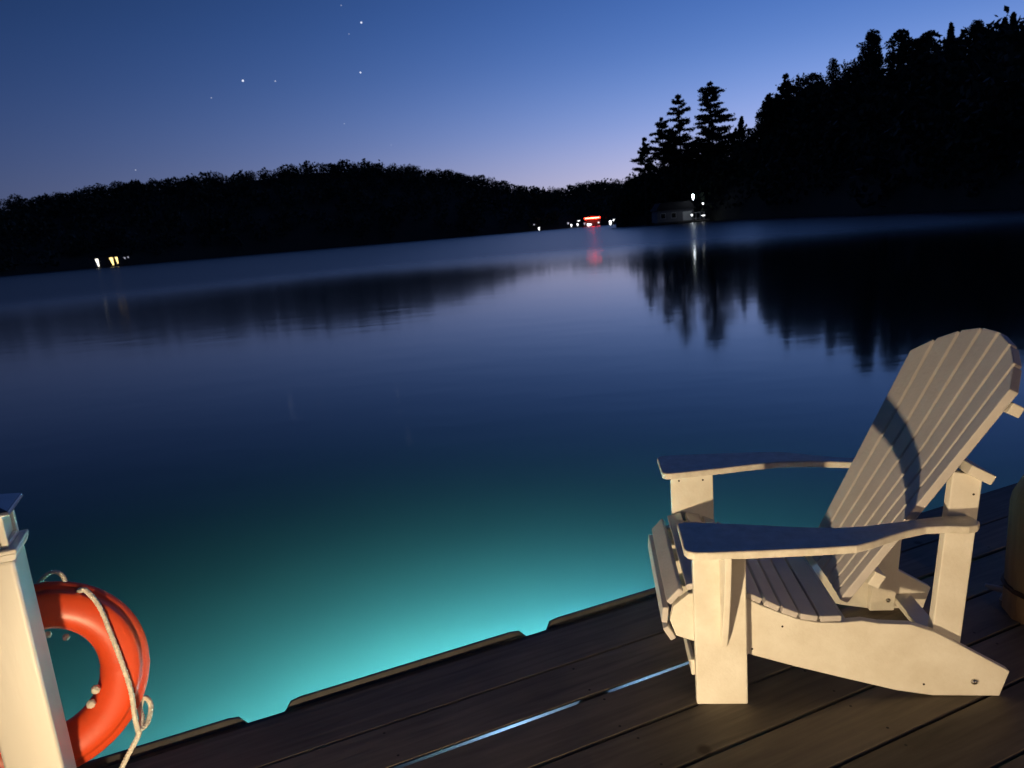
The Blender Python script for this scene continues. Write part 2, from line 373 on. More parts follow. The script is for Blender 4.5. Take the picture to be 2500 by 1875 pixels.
def ground_z(a, r, A=azr, s=shr, d=rdr, z=zrr):
    rs = interp(A, s, a); rr = interp(A, d, a); zz = interp(A, z, a); f = min(1, max(0, (r-rs)/(rr-rs))); return -1.2+(zz+1.2)*f**.8
def pine(x, y, r, h, spread, label, tiers=13, group='pines on the headland', start=.25, seed=0, bushy=1.0):
    rng = np.random.default_rng(seed); top = at_range(x, y, r); a = azel(x, y)[0]
    gz = ground_z(a, r); base = min(top.z-h, gz)
    H = top.z-base+.3
    root = empty('pine_tree', (top.x, top.y, base-.3), rng.uniform(0, 6)); tag(root, label, 'pine tree', group)
    tr = MB(); lean = rng.uniform(-.02, .02, 2)
    path = [(lean[0]*H*f*f, lean[1]*H*f*f, H*f) for f in np.linspace(0, .99, 9)]
    tr.tube(path, [.42*(1-f)**.8+.04 for f in np.linspace(0, .99, 9)], 7)
    C = []; Sz = []
    z0 = H-h*(1-start)
    for k in range(tiers):
        f = k/(tiers-1); z = z0+(H-.4-z0)*f**.95+rng.uniform(-.3, .3)
        prof = spread*(.16+.84*(1-f)**.8)*rng.uniform(.72, 1.12)
        nb = rng.integers(5, 9)
        for j in range(nb):
            ang = 2*math.pi*(j+rng.uniform(-.3, .3))/nb+k*1.7; Lb = prof*rng.uniform(.4, 1.2); rise = rng.uniform(-.08, .38)
            cx, cy = math.cos(ang), math.sin(ang); zb = z+rng.uniform(-.8, .6)*(1 if f < .9 else .3)
            ff = (z/H)**2
            p0 = Vector((float(lean[0]*H*ff), float(lean[1]*H*ff), float(zb))); p1 = p0+Vector((float(cx*Lb), float(cy*Lb), float(Lb*rise))); p05 = p0.lerp(p1, .55)-Vector((0, 0, float(.04*Lb)))
            tr.tube([p0, p05, p1], [.09, .06, .02], 4)
            nn_ = int(48*bushy*max(1, Lb))
            u_ = rng.uniform(.25, 1.05, nn_)
            for q in u_:
                c = p0.lerp(p1, float(q))+Vector((float(rng.normal()*.1*Lb), float(rng.normal()*.1*Lb), float(.05+rng.normal()*.22)))
                C.append(c); Sz.append(rng.uniform(.16, .40))
    C = np.array([tuple(c) for c in C]); n = len(C)
    a_ = rng.normal(size=(n, 3))*np.array([1, 1, .45]); a_ /= np.linalg.norm(a_, axis=1, keepdims=True)
    b_ = np.cross(a_, rng.normal(size=(n, 3))); b_ /= np.linalg.norm(b_, axis=1, keepdims=True); s_ = np.array(Sz)[:, None]
    q = np.stack([C-a_*s_, C-b_*s_*.6, C+a_*s_, C+b_*s_*.6], axis=1).reshape(-1, 3)
    tr.build('trunk', M_bark, root); big('crown', q, np.arange(len(q)).reshape(-1, 4), M_needles, root)
    return root
pine(1737, 200, 243, 27, 8.8, 'tallest black pine, broad conical crown, on the point above the boathouse', 14, seed=1, bushy=1.3)
pine(1658, 236, 246, 24, 7.0, 'second tallest pine with a rounded top and bare gaps below', 11, seed=2, bushy=1.3)
pine(1618, 288, 250, 17, 6.2, 'shorter flat topped pine left of the two tall pines', 9, seed=3, bushy=1.3)
pine(1571, 338, 252, 12, 4.4, 'smallest pine, lowest and furthest left on the point', 8, seed=4, bushy=1.2)
pine(1640, 320, 252, 13, 4.2, 'small pine squeezed below the two tall pines', 8, seed=14, bushy=1.2)
pine(1875, 232, 215, 14, 4.2, 'pine leaning out over the notch in the right skyline', 10, seed=5, bushy=1.3)
pine(1918, 184, 212, 12, 3.6, 'pine on the shoulder just above the notch in the skyline', 9, seed=6, bushy=1.3)
def broad(x, y, r, h, rad, label, seed, group='trees standing above the ridge'):
    rng = np.random.default_rng(seed); top = at_range(x, y, r); a = azel(x, y)[0]; base = min(ground_z(a, r), top.z-h)
    root = empty('ridge_tree', (top.x, top.y, base)); tag(root, label, 'tree', group); H = top.z-base
    tr = MB(); tr.tube([(0, 0, 0), (.1, 0, H*.5), (0, .1, H*.93)], [.4, .28, .08], 7)
    cs = []; ss = []
    for k in range(9):
        z = H-h*.85+(h*.85-rad*.32)*(k/8); rr = rad*math.sin(math.pi*(.25+.68*k/8))*.75
        for j in range(3):
            an = k*2.2+j*2.1+rng.uniform(-.4, .4); rr = rad*math.sin(math.pi*(.25+.68*k/8))*rng.uniform(.25, .85); cs.append((math.cos(an)*rr, math.sin(an)*rr, z)); ss.append(rad*rng.uniform(.30, .46))
            tr.tube([(0, 0, z-.7), (math.cos(an)*rr, math.sin(an)*rr, z)], [.1, .04], 4)
    tr.build('trunk', M_bark, root)
    q, f = crowns(np.array(cs), np.array(ss), 85, .22, .75); big('crown', q, f, M_needles, root); return root
broad(2128, 70, 190, 8, 3.6, 'round open crowned tree standing clear on the ridge', 21)
broad(2200, 69, 188, 7.5, 3.4, 'open crowned tree right beside the round one on the ridge', 22)
broad(2237, 92, 187, 4.5, 2.6, 'low spreading tree at the right foot of the ridge pair', 23)
broad(2035, 141, 200, 5, 1.7, 'small bushy tree alone on the slope left of the ridge pair', 24)
broad(2264, 74, 186, 4, 2.6, 'low clumped tree on the ridge right of the open crowned pair', 25)
broad(2387, 46, 175, 4.2, 2.0, 'round topped tree near the right end of the ridge', 26)
def spire(x, y, r, h, label, seed):
    return pine(x, y, r, h, h*.24, label, 9, 'spruce tips on the ridge', .0, seed, 2.6)
spire(2324, 61, 182, 3.8, 'pointed spruce tip between two ridge trees', 31)
spire(2452, 48, 172, 3.8, 'pointed spruce tip nearest the right edge but one', 32)
spire(2474, 38, 170, 3.8, 'pointed spruce tip at the right edge of the ridge', 33)
spire(1808, 286, 236, 5, 'thin pointed spruce tip in the dip beside the tallest pine', 34)
def farbroad(x, y, r, rad, label, seed):
    p = at_range(x, y, r); rng = np.random.default_rng(seed)
    root = empty('hilltop_tree', (p.x, p.y, p.z-rad*3)); tag(root, label, 'tree', 'trees on the far hilltop')
    MB().tube([(0, 0, -2), (0, 0, rad*2.4)], [.5, .2], 6).build('trunk', M_bark, root)
    cs = np.array([(0, 0, rad*2.1), (rad*.6, 0, rad*1.6), (-rad*.6, .2, rad*1.7), (0, rad*.5, rad*1.5)]); q, f = crowns(cs, np.array([rad*.85]*4), 110, .2, .9)
    big('crown', q, f, M_foliage, root)
farbroad(837, 383, 745, 8.5, 'round tree standing tallest on the far hilltop', 41)
farbroad(329, 434, 690, 6, 'small domed tree above the far hill above the yellow lights', 42)
farbroad(458, 425, 700, 8, 'wide low tree bump on the left slope of the far hill', 43)
farbroad(1175, 424, 760, 5.5, 'last round tree low on the right slope of the far hill', 44)
farbroad(1118, 417, 758, 5.5, 'round tree halfway down the right slope of the far hill', 45)
farbroad(1452, 438, 765, 5.5, 'round tree over the red lit boathouse', 46)

# ------------------------------------------------------------------ lights and buildings on the shores
E_warm = emit('yellow_lamp_streak', (1.0, .72, .25), 2.4); E_white = emit('white_lamp_streak', (1, .95, .8), 2.4)
E_lamp = emit('white_lamp_glass', (.95, .98, 1.0), 4); E_dim = emit('dim_lamp_glass', (.7, .7, .85), .6); E_red = emit('red_light_strip', (1.0, .02, .01), 32)
E_redcore = emit('bright_red_core', (1.0, .35, .2), 16); E_strong = emit('dock_floodlight_glass', (.85, .95, 1.0), 12)
def facing(p): return -math.atan2(p.x, p.y)
def shore_z(): return WZ
def cottage(x, y, r, w, h, label, streaks, wall, depth=6):
    """x,y = sight line to the wall's foot"""
    p = at_range(x, y, r); root = empty('cottage', (p.x, p.y, WZ), facing(p)); tag(root, label, 'cottage')
    MB().box(-w/2, w/2, 0, depth, .2, h).build('wall', wall, root)
    MB().prism([(-w/2-.6, h), (w/2+.6, h), (0, h+w*.28)], -.5, depth+.5, 'xz').build('roof', M_roof, root)
    MB().box(-w/2-1, w/2+1, -3, 0, -.2, .2).build('dock', M_darkwall, root)
    for (wx, z0, ww, hh, mt_) in streaks:
        f = MB().box(wx-ww/2-.1, wx+ww/2+.1, -.06, 0, z0-.1, z0+hh+.1).build('window', M_white if mt_ is E_white else M_darkwall, root)  # made-up windows: hold the shore lamps' lights, stretched tall by camera shake
        MB().prism([(wx-ww/2, z0+hh), (wx+ww/2, z0+hh), (wx+ww/2, z0), (wx+ww*.15, z0)], -.12, -.061, 'xz').build('pane', mt_, f)
    return root
cottage(241, 660, 482, 8, 6.2, 'dark lakeside cottage added to carry one tall white lamp streak', [(0, .9, 1.5, 4.3, E_white)], M_darkwall)
cottage(282, 656, 486, 10, 6.4, 'dark lakeside cottage added to carry two tall yellow lamp streaks', [(-1.3, 1.0, 1.9, 4.3, E_warm), (1.4, 1.6, 1.3, 3.8, E_warm)], M_darkwall)
cottage(312, 652, 490, 6, 6.0, 'dark hut added to carry two faint grey lights right of the yellow lit cottage', [(-.9, 4.0, 1.2, .9, E_dim), (1.0, 4.3, .9, .9, E_dim)], M_darkwall)
def shore_lamp(x, y, r, label, m_=None, sx=.5, sz=1.0, energy=0):
    p = at_range(x, y, r); root = empty('shore_lamp', (p.x, p.y, WZ), facing(p)); tag(root, label, 'lamp', 'lamps along the far shore'); z = max(p.z-WZ, .8)
    MB().tube([(0, 0, -.6), (0, 0, z)], .09, 6).build('pole', M_darkwall, root)
    b = MB(); n = 8
    b.tube([(0, 0, z-sz), (0, 0, z-sz*.4), (0, 0, z+sz*.4), (0, 0, z+sz*.7)], [sx*.25, sx*.6, sx, sx*.5], n)
    b.build('globe', m_ or E_lamp, root, smooth=True)
    MB().tube([(0, 0, z+sz*.7), (0, 0, z+sz*.9)], [sx*.9, sx*.3], n).build('cap', M_darkwall, root)
    return root
far = 590
shore_lamp(1316, 558, far, 'single white lamp furthest left of the red strip', sx=.7, sz=1.2)
shore_lamp(1304, 549, far+12, 'very faint grey lamp up the bank behind the leftmost white lamp', E_dim, .7, .8)
shore_lamp(1387, 545, far+6, 'faint grey lamp just left of the close pair of white lamps', E_dim, .8, 1.0)
shore_lamp(1395, 550, far, 'left lamp of the close pair of small white lamps', sx=.55, sz=1.1)
shore_lamp(1410, 548, far, 'right lamp of the close pair of small white lamps', sx=.55, sz=1.1)
shore_lamp(1427, 546, far, 'small dim lamp at the left foot of the red lit boathouse', E_dim, .7, .9)
shore_lamp(1490, 543, far-20, 'brighter white lamp of the pair right of the red strip', sx=.95, sz=2.0)
shore_lamp(1498, 537, far-18, 'smaller white lamp of the pair right of the red strip', sx=.7, sz=.9)
# boathouse with a red light strip under its eaves
p = at_range(1447, 553, far); bh = empty('boathouse', (p.x, p.y, WZ), facing(p)); tag(bh, 'far boathouse with a glowing red light strip along its roof edge', 'boathouse')
zs = at_range(1447, 532, far).z-WZ
MB().box(-6.2, 6.2, 0, 9, .2, zs-.2).build('wall', M_darkwall, bh)
MB().prism([(-7, zs+.55), (7, zs+.55), (5.2, zs+1.6), (-5.2, zs+1.6)], -1.2, 10, 'xz').build('roof', M_roof, bh)
MB().box(-6.1, 6.1, -.45, 0, zs-.55, zs+.45).build('light_strip', E_red, bh, bevel=.2)
MB().box(-5.4, 5.4, -.6, -.46, zs-.12, zs+.12).build('strip_core', E_redcore, bh)
MB().box(-8, 8, -5, 0, -.2, .25).build('dock', M_darkwall, bh)
MB().box(-4.2, -2.6, -.5, -.02, .7, 2.4).build('lit_doorway', E_lamp, bh)
MB().box(-2.3, -1.0, -.5, -.02, 1.0, 2.0).build('lit_doorway', E_lamp, bh)
MB().box(4.4, 5.2, -.5, -.02, 2.3, 2.9).build('wall_lamp', E_lamp, bh)
shore_lamp(1413, 539, far+8, 'short horizontal white light left of the red strip', sx=1.3, sz=.22)
rl = lamp('red_strip_light', (p.x, p.y-4, zs+WZ+.6), 1500, (1, .03, .01), .15)
# pale boathouse on the headland
p = at_range(1654, 545, 214); b2 = empty('boathouse', (p.x, p.y, WZ), facing(p)+.25); tag(b2, 'pale grey boathouse at the water under the tallest pines', 'boathouse')
MB().box(-5.6, 4.6, 0, 7, .7, 3.9).build('wall', M_greywall, b2)
MB().prism([(-6.1, 3.9), (5.1, 3.9), (3.6, 6.0), (-4.6, 6.0)], -.5, 7.5, 'xz').build('roof', M_roof, b2)
MB().box(-6.5, 8.5, -2.6, 0, .25, .7).build('dock', M_darkwall, b2)
for wx in (-4.0, -1.0):
    f = MB().box(wx-.7, wx+.7, -.06, -.001, 1.6, 3.1).build('window', M_white, b2); MB().box(wx-.6, wx+.6, -.09, -.061, 1.7, 3.0).build('pane', M_hole, f)
dr = MB().box(1.6, 4.0, -.06, -.001, .72, 3.2).build('door', M_white, b2); MB().box(3.7, 3.8, -.14, -.061, 1.8, 1.95).build('handle', M_steel, dr)
sv = MB()
for zz in (1.0, 2.6): sv.box(4.6, 7.6, -.1, .05, zz, zz+.12)
for xx in (5.2, 6.4, 7.5): sv.box(xx, xx+.12, -.1, .05, .7, 2.72)
sv.build('railing', M_white, b2)
def strong_lamp(x, y, r, label, sx, sz, m_, e):
    o = shore_lamp(x, y, r, label, m_, sx, sz); o['group'] = 'lamps by the pale boathouse'
    if e:
        q = at_range(x, y, r); lamp('boathouse_lamp_light', (q.x-.3, q.y-1.6, q.z), e, (.8, .9, 1), .4)
strong_lamp(1692, 480, 212, 'tall bright white lamp standing above the pale boathouse', .34, .9, E_strong, 0)
strong_lamp(1689, 525, 211, 'low bright lamp at the right corner of the pale boathouse', .26, .32, E_lamp, 22)
strong_lamp(1716, 497, 213, 'small dim white lamp upper right of the pale boathouse', .26, .3, E_lamp, 0)
strong_lamp(1717, 526, 211, 'flat white lamp right of the pale boathouse near the water', .6, .12, E_lamp, 0)

# ------------------------------------------------------------------ deck
AZ = 1.18078
EV = Vector((math.sin(AZ), math.cos(AZ), 0)); NV = Vector((math.cos(AZ), -math.sin(AZ), 0))   # along a board / toward the house
dk = MB(); BT = .038
gaps = [-1.935, -1.750]+[1.4*(-1.5142+.13198*k) for k in range(3, 34)]
edge = -2.145; prev = edge
def seg_board(n0, n1, e0, e1):
    # board cross-section with eased edges (chamfer) as one island
    c = .004; pr = [(n0, -BT), (n0, -c), (n0+c, 0), (n1-c, 0), (n1, -c), (n1, -BT)]
    v = [(e0, -q[0], q[1]) for q in pr]+[(e1, -q[0], q[1]) for q in pr]
    f = [[5, 4, 3, 2, 1, 0], [6, 7, 8, 9, 10, 11]]+[[i, (i+1) % 6, 6+(i+1) % 6, 6+i] for i in range(6)]
    dk.add(v, f)
rb = random.Random(5)
for i, g in enumerate(gaps):
    hw = .0065 if i == 1 else (.0012 if i == 0 else .0032)
    j0 = -8.0
    cuts = [-8, -8+rb.uniform(2, 3.6)]
    while cuts[-1] < 8.5: cuts.append(cuts[-1]+3.66)
    # keep butt joints outside the part of the deck in view, as in the photograph
    cuts = [c for c in cuts if not -1.4 < c < 3.4]
    for c0, c1 in zip(cuts[:-1], cuts[1:]): seg_board(prev, g-hw, c0+.002, c1-.002)
    prev = g+hw
D = ob('deck', dk.v, dk.f, M_wood); tag(D, kind='structure')
D.rotation_euler = (0, 0, math.atan2(EV.y, EV.x))      # local x = along boards, local y = toward the lake
fr = MB()
for k in range(-12, 14):
    x = .91+.61*k; fr.box(x-(.085 if k == 0 else .045), x+(.085 if k == 0 else .045), -3.0, 1.745+.35, -.235, -.0395)
fr.box(-8, 8.4, 2.100, 2.140, -.26, -.0395)            # rim under the lake edge
for yb in (1.50, 1.18, .60, -.4, -1.4, -2.4): fr.box(-8, 8.4, yb-.11, yb+.11, -.44, -.237)
FR = ob('deck_frame', fr.v, fr.f, mat('dark_framing', (.05, .04, .03), .8, var=.2)); tag(FR, kind='structure'); FR.rotation_euler = D.rotation_euler
sm_ = MB()
for i in range(len(gaps)-1):
    for k in range(-4, 8):
        for q in (.035, .150):
            x = .91+.61*k+rb.uniform(-.012, .012); y = -(gaps[i]+q+rb.uniform(-.006, .006))
            sm_.add([(x+.0042*math.cos(a*math.pi/4), y+.0042*math.sin(a*math.pi/4), .0006) for a in range(8)], [list(range(8))])
scr = sm_.build('screw_head', M_hole, D); scr['kind'] = 'stuff'
# outer nailing strip and black bumpers
st = MB().box(-8, 8.4, 2.148, 2.176, -.16, -.010); ST = st.build('fascia_board', M_wood, bevel=.003); ST.rotation_euler = D.rotation_euler
tag(ST, 'dark fascia board running along the lake edge of the deck', 'board')
ROTD = D.rotation_euler.z
def bumper(e0, e1, label):
    root_pos = EV*((e0+e1)/2)-NV*2.179*1.0
    L_ = (e1-e0); m_ = MB(); n = 28; prof = 14; V = []; F = []
    for i in range(n+1):
        x = -L_/2+L_*i/n; tip = min(x+L_/2, L_/2-x); s = math.sqrt(max(0, 1-(1-min(1, tip/.055))**2)); s = max(s, .05)
        for k in range(prof+1):
            a = -math.pi/2+math.pi*k/prof                # D profile bulging to the lake
            V.append((x, .044*s*math.cos(a)**.7 if math.cos(a) > 0 else 0, -.045+(.058*math.sin(a))*(.35+.65*s)))
    P1 = prof+1
    for i in range(n):
        for k in range(prof): F.append([i*P1+k, (i+1)*P1+k, (i+1)*P1+k+1, i*P1+k+1])
    F.append(list(range(P1))[::-1]); F.append([n*P1+k for k in range(P1)])
    for i in range(n): F.append([i*P1+prof, (i+1)*P1+prof, (i+1)*P1, i*P1])
    o = ob('dock_bumper', V, F, M_rubber, smooth=True); o.location = root_pos; o.rotation_euler = (0, 0, ROTD)
    tag(o, label, 'dock bumper', 'black bumpers along the lake edge'); return o
def e_of(x, y):
    v = ray(x, y); q = v*(CAM_H/-v.z); return q.x*EV.x+q.y*EV.y
ea, eb, ec, ed = e_of(612, 1768), e_of(690, 1740), e_of(1290, 1543), e_of(1330, 1532)
bumper(eb-.96, ea, 'black rounded bumper nearest the orange life ring')
bumper(eb, ec, 'whole black rounded bumper in the middle of the deck edge')
bumper(ed, ed+.9, 'black rounded bumper running behind the white chair')
bumper(ed+.97, ed+1.87, 'black bumper far right, seen beyond the back of the white chair')
bumper(eb-1.96, eb-1.03, 'black bumper outside the white post at lower left')
print('bumpers e', ea, eb, ec, ed)

# ------------------------------------------------------------------ white adirondack chair
Apt = Vector((.46396, 1.8823, 0)); U = Vector((.99282, -.11958, 0)); NN = Vector((.11958, .99282, 0))
YC = .285
chair = empty('adirondack_chair', Apt+NN*YC, math.atan2(U.y, U.x))
tag(chair, 'cream white slatted adirondack chair standing on the deck facing left', 'chair')
BV = dict(bevel=.003)
def arc(cx, cy, r, a0, a1, n=6): return [(cx+r*math.cos(R_(a0+(a1-a0)*i/n)), cy+r*math.sin(R_(a0+(a1-a0)*i/n))) for i in range(n+1)]
for s in (-1, 1):                                       # -1 = near side
    # side panel carrying the seat
    pan = [(.0, .187), (.16, .141), (.287, .100), (.422, .061), (.567, .020), (.665, .003), (.845, .0), (.868, .078), (.745, .155), (.664, .204), (.60, .228), (.515, .233), (.47, .243),
           (.41, .238), (.346, .240), (.29, .253), (.24, .275), (.191, .297), (.15, .322), (.10, .343), (.05, .352), (-.01, .338), (-.055, .300), (-.066, .255), (-.05, .206)]
    y1, y0 = (-.255, -.230) if s < 0 else (.230, .255)
    MB().prism(pan, min(y0, y1), max(y0, y1)).build('side_panel', M_plastic, chair, **BV)
    # front leg: flat outer board with a return flange behind it
    yo = -.285 if s < 0 else .2565
    leg = MB().box(0, .1455, yo, yo+.0285, 0, .517)
    leg.box(.128, .1555, (-.2565 if s < 0 else .2300), (-.2305 if s < 0 else .2560), .141, .30)
    leg.build('leg', M_plastic, chair, bevel=.004)
    # curved bracket fin and top flange under the arm
    ys = s*.2855
    out = [(ys, .517), (ys+s*.100, .517), (ys+s*.094, .47), (ys+s*.078, .40), (ys+s*.052, .31), (ys+s*.022, .225), (ys, .185)]
    br = MB().prism(out, .072, .090, 'yz'); br.box(-.0, .160, min(ys, ys+s*.105), max(ys, ys+s*.105), .508, .5165)
    br.build('arm_bracket', M_plastic, chair, bevel=.003)
    # arm board
    ar = [(-.034, .385), (-.028, .402), (-.010, .412), (.03, .414), (.16, .411), (.30, .406), (.40, .398), (.45, .375), (.493, .350), (.55, .320), (.612, .297), (.66, .295), (.717, .302), (.742, .294), (.757, .275),
          (.754, .240), (.735, .222), (.70, .226), (.632, .237), (.562, .254), (.47, .275), (.381, .281), (.28, .265), (.17, .240), (.08, .222), (.0, .208), (-.020, .209), (-.032, .222)]
    armo = MB().prism([(x, s*y) for x, y in ar], .518, .5405, 'xy').build('arm', M_dirty, chair, bevel=.005, seg=3)
    # rear post that rises past the arm to the back rail, and a shorter inner post
    yi, yj = (-.2285, -.198) if s < 0 else (.198, .2285)
    MB().hexa([(.655, yi, .012), (.736, yi, .012), (.736, yj, .012), (.655, yj, .012), (.705, yi, .668), (.782, yi, .650), (.782, yj, .650), (.705, yj, .668)]).build('rear_post', M_plastic, chair, **BV)
    # bolts
    def bolt(x, z, y, r=.007, m_=M_steel, dome=.006):
        o = MB(); yy = y
        o.tube([(x, yy, z), (x, yy+s*dome*.5, z), (x, yy+s*dome, z)], [r, r*.9, r*.35], 12); return o.build('bolt', m_, chair, smooth=True)
    bolt(.775, .047, s*.2552, .0095, dome=.007)
    if s > 0: MB().tube([(.715, .1978, .052), (.715, .193, .052), (.715, .190, .052)], [.008, .007, .003], 12).build('bolt', M_steel, chair, smooth=True)
    for (x, z) in ((.640, .040), (.250, .230), (.165, .160), (.76, .60)):
        yy = s*.2552 if x < .7 else s*.2287
        MB().tube([(x, yy-s*.001, z), (x, yy+s*.0008, z)], [.0032, .0032], 8).build('screw', M_hole, chair)
for yy in (.2565, -.2565):
    for x in (.028, .11): MB().tube([(x, yy-(.0008 if yy > 0 else -.03+.0008-.0008), .495), (x, yy, .495)], .0035, 8).build('screw', M_hole, chair) if yy > 0 else None
# seat slats following the curve of the side panels
st_ = MB()
path = [((-.050, .199), (-.072, .238)), ((-.073, .248), (-.068, .297)), ((-.062, .305), (-.024, .346)), ((-.014, .350), (.034, .362)), ((.043, .361), (.090, .352)), ((.098, .348), (.139, .328)),
        ((.147, .324), (.188, .302)), ((.197, .298), (.237, .277)), ((.246, .273), (.289, .255)), ((.298, .252), (.345, .243)), ((.355, .2415), (.412, .243))]
for a, b in path:
    a = Vector((a[0], 0, a[1])); b = Vector((b[0], 0, b[1])); t_ = (b-a).normalized(); nrm = Vector((-t_.z, 0, t_.x))
    th = .018; q = [a, b, b+nrm*th, a+nrm*th]
    st_.prism([(v.x, v.z) for v in q], -.2562, .2562)
seat = st_.build('seat', M_dimmed, chair, bevel=.003)
MB().box(-.012, -.0005, -.275, .275, .090, .140).build('front_stretcher', M_plastic, chair, bevel=.003)
MB().box(.74, .80, -.229, .229, .035, .058).build('rear_stretcher', M_plastic, chair, bevel=.003)
MB().box(.42, .445, -.229, .229, .150, .215).build('rear_stretcher', M_plastic, chair, bevel=.003)
# fan shaped back, seven boards, slightly concave
B0 = Vector((.434, 0, .262)); BD = Vector((.4925, 0, .8703)); BN = Vector((.8703, 0, -.4925))
bk = MB(); NS = 7
def hwid(s): return .172+.172*s
def apex(w): return .735+.147*(1-abs(w)**1.9)
def bdep(w): return .034*(1-w*w)
for i in range(NS):
    w0 = -1+2*i/NS+.019; w1 = -1+2*(i+1)/NS-.019
    rows = 12; V = []; F = []
    wm = (w0+w1)/2
    for r in range(rows+1):
        for j, wv in enumerate((w0, w1)):
            g = r/rows
            s_top = apex(wv); s = s_top*g
            y = wv*hwid(s); d = bdep(wv)*min(1, .25+s*1.6)
            p = B0+BD*s+BN*d; V += [(p.x, y, p.z), (p.x+BN.x*.026, y, p.z+BN.z*.026)]
    # subdivide only lengthwise; top follows the arch
    for r in range(rows):
        o_ = r*4; F += [[o_, o_+4, o_+6, o_+2], [o_+1, o_+3, o_+7, o_+5], [o_, o_+1, o_+5, o_+4], [o_+2, o_+6, o_+7, o_+3]]
    F += [[0, 2, 3, 1], [rows*4, rows*4+1, rows*4+3, rows*4+2]]
    bk.add(V, F)
bk.build('backrest', M_dimmed, chair, bevel=.003)
def rail(s, d0, d1, th, half, name):
    p = [B0+BD*(s-th/2)+BN*d0, B0+BD*(s+th/2)+BN*d0, B0+BD*(s+th/2)+BN*d1, B0+BD*(s-th/2)+BN*d1]
    MB().prism([(v.x, v.z) for v in p], -half, half).build(name, M_plastic, chair, bevel=.003)
V = []; F = []
for j in range(17):
    w_ = -1.02+2.04*j/16; d_ = bdep(min(1, abs(w_)))+.0265
    for (ds, dd) in ((-.015, 0), (.015, 0), (.015, .034), (-.015, .034)):
        p = B0+BD*(.700+ds)+BN*(d_+dd); V.append((p.x, w_*hwid(.70), p.z))
for j in range(16):
    for k in range(4): F.append([j*4+k, j*4+(k+1) % 4, (j+1)*4+(k+1) % 4, (j+1)*4+k])
F += [[3, 2, 1, 0], [64, 65, 66, 67]]
ob('back_rail', V, F, M_plastic, chair, bevel=.003)
rail(.512, .058, .130, .028, .250, 'back_rail')
rail(.10, .050, .085, .045, .160, 'back_rail')

# ------------------------------------------------------------------ white post with lantern cap
tp = .90
PB = Vector((-1.330*tp, 1.830*tp, 0)); W = .115
post = empty('railing_post', PB-EV*(W/2)+NV*(W/2), ROTD)
tag(post, 'white square railing post with a glass cap at the left edge', 'post')
def sq(m_, a, z0, z1, a2=None):
    a2 = a2 or a
    m_.hexa([(-a, -a, z0), (a, -a, z0), (a, a, z0), (-a, a, z0), (-a2, -a2, z1), (a2, -a2, z1), (a2, a2, z1), (-a2, a2, z1)]); return m_
h = W/2; PH = .022+at_range(62, 1345, math.hypot(PB.x, PB.y)).z
print('post height', PH)
sq(MB(), h, .0, PH).build('shaft', M_vinyl, post, bevel=.009, seg=4)
sq(MB(), h+.014, .0, .05, h+.004).build('base_trim', M_vinyl, post, bevel=.004)
tr = MB(); sq(tr, h+.004, PH+.0005, PH+.018, h+.011); sq(tr, h+.011, PH+.0185, PH+.028)
tr.build('trim', M_vinyl, post, bevel=.003, seg=3)
cz = PH+.0285; ch = .080
fr_ = MB()
for sx_ in (-1, 1):
    for sy_ in (-1, 1): fr_.box(*sorted((sx_*(h-.004), sx_*(h-.018))), *sorted((sy_*(h-.004), sy_*(h-.018))), cz, cz+ch)
for zz in (cz+.0003, cz+ch-.0103):
    for q in (-1, 1):
        fr_.box(-h+.019, h-.019, *sorted((q*(h-.004), q*(h-.017))), zz, zz+.010); fr_.box(*sorted((q*(h-.004), q*(h-.017))), -h+.019, h-.019, zz, zz+.010)
fr_.build('cap_frame', M_vinyl, post, bevel=.002)
M_glass = mat('frosted_cap_panel', (.74, .70, .60), .3, bump=.3, bscale=40, stretch=(6, 6, .2))
gl = MB()
sq(gl, h-.012, cz+.012, cz+ch-.012); gl.build('cap_glass', M_glass, post)
rf = MB(); sq(rf, h+.016, cz+ch+.0005, cz+ch+.010, h+.014); sq(rf, h+.012, cz+ch+.0105, cz+ch+.032, h*.35)
rf.build('cap_roof', mat('brushed_metal_cap', (.45, .46, .48), .3, metal=.9, var=.1, scale=20), post, bevel=.002)

# ------------------------------------------------------------------ life ring behind the post
RC = at_range(109, 1658, 1)                             # sight line to the ring's centre
vv = ray(109, 1658); RD = 1.93/ (vv.normalized().dot(FWD)); RCp = Vector((0, 0, CAM_H))+vv.normalized()*RD
ringN = (Vector((0, 0, CAM_H+.1))-RCp); ringN.z *= .55; ringN = (ringN.normalized()+Vector((-.05, 0, 0))).normalized()
ex = Vector((0, 0, 1)).cross(ringN).normalized(); ez = ringN.cross(ex).normalized()
def RP(ang, rad, off=0): return ex*(math.cos(ang)*rad)+ez*(math.sin(ang)*rad)+ringN*off
ring = empty('life_ring', RCp); tag(ring, 'orange life ring with cream grab rope hanging behind the white post', 'life ring')
RO, RI = .252, .128; rmaj = (RO+RI)/2; V = []; F = []; n1, n2 = 96, 28
for i in range(n1):
    a = 2*math.pi*i/n1; seam = 1
    da = min(abs((a-k*math.pi/2+.15+math.pi) % (2*math.pi)-math.pi) for k in range(4))
    seam = 1-.035*math.exp(-(da/.025)**2)+.018*math.exp(-((da-.05)/.02)**2)
    for k in range(n2):
        b = 2*math.pi*k/n2; cr, cz_ = math.cos(b), math.sin(b)
        w_ = (RO-RI)/2*seam; t_ = .046*seam
        # outer rim carries a shallow rope channel; the inner half is a full round
        groove = 1-.26*math.exp(-((b-.62)/.26)**2)
        rad = rmaj+w_*math.copysign(abs(cr)**.9, cr)*groove; off = t_*math.copysign(abs(cz_)**.9, cz_)*groove
        V.append(RP(a, rad, off))
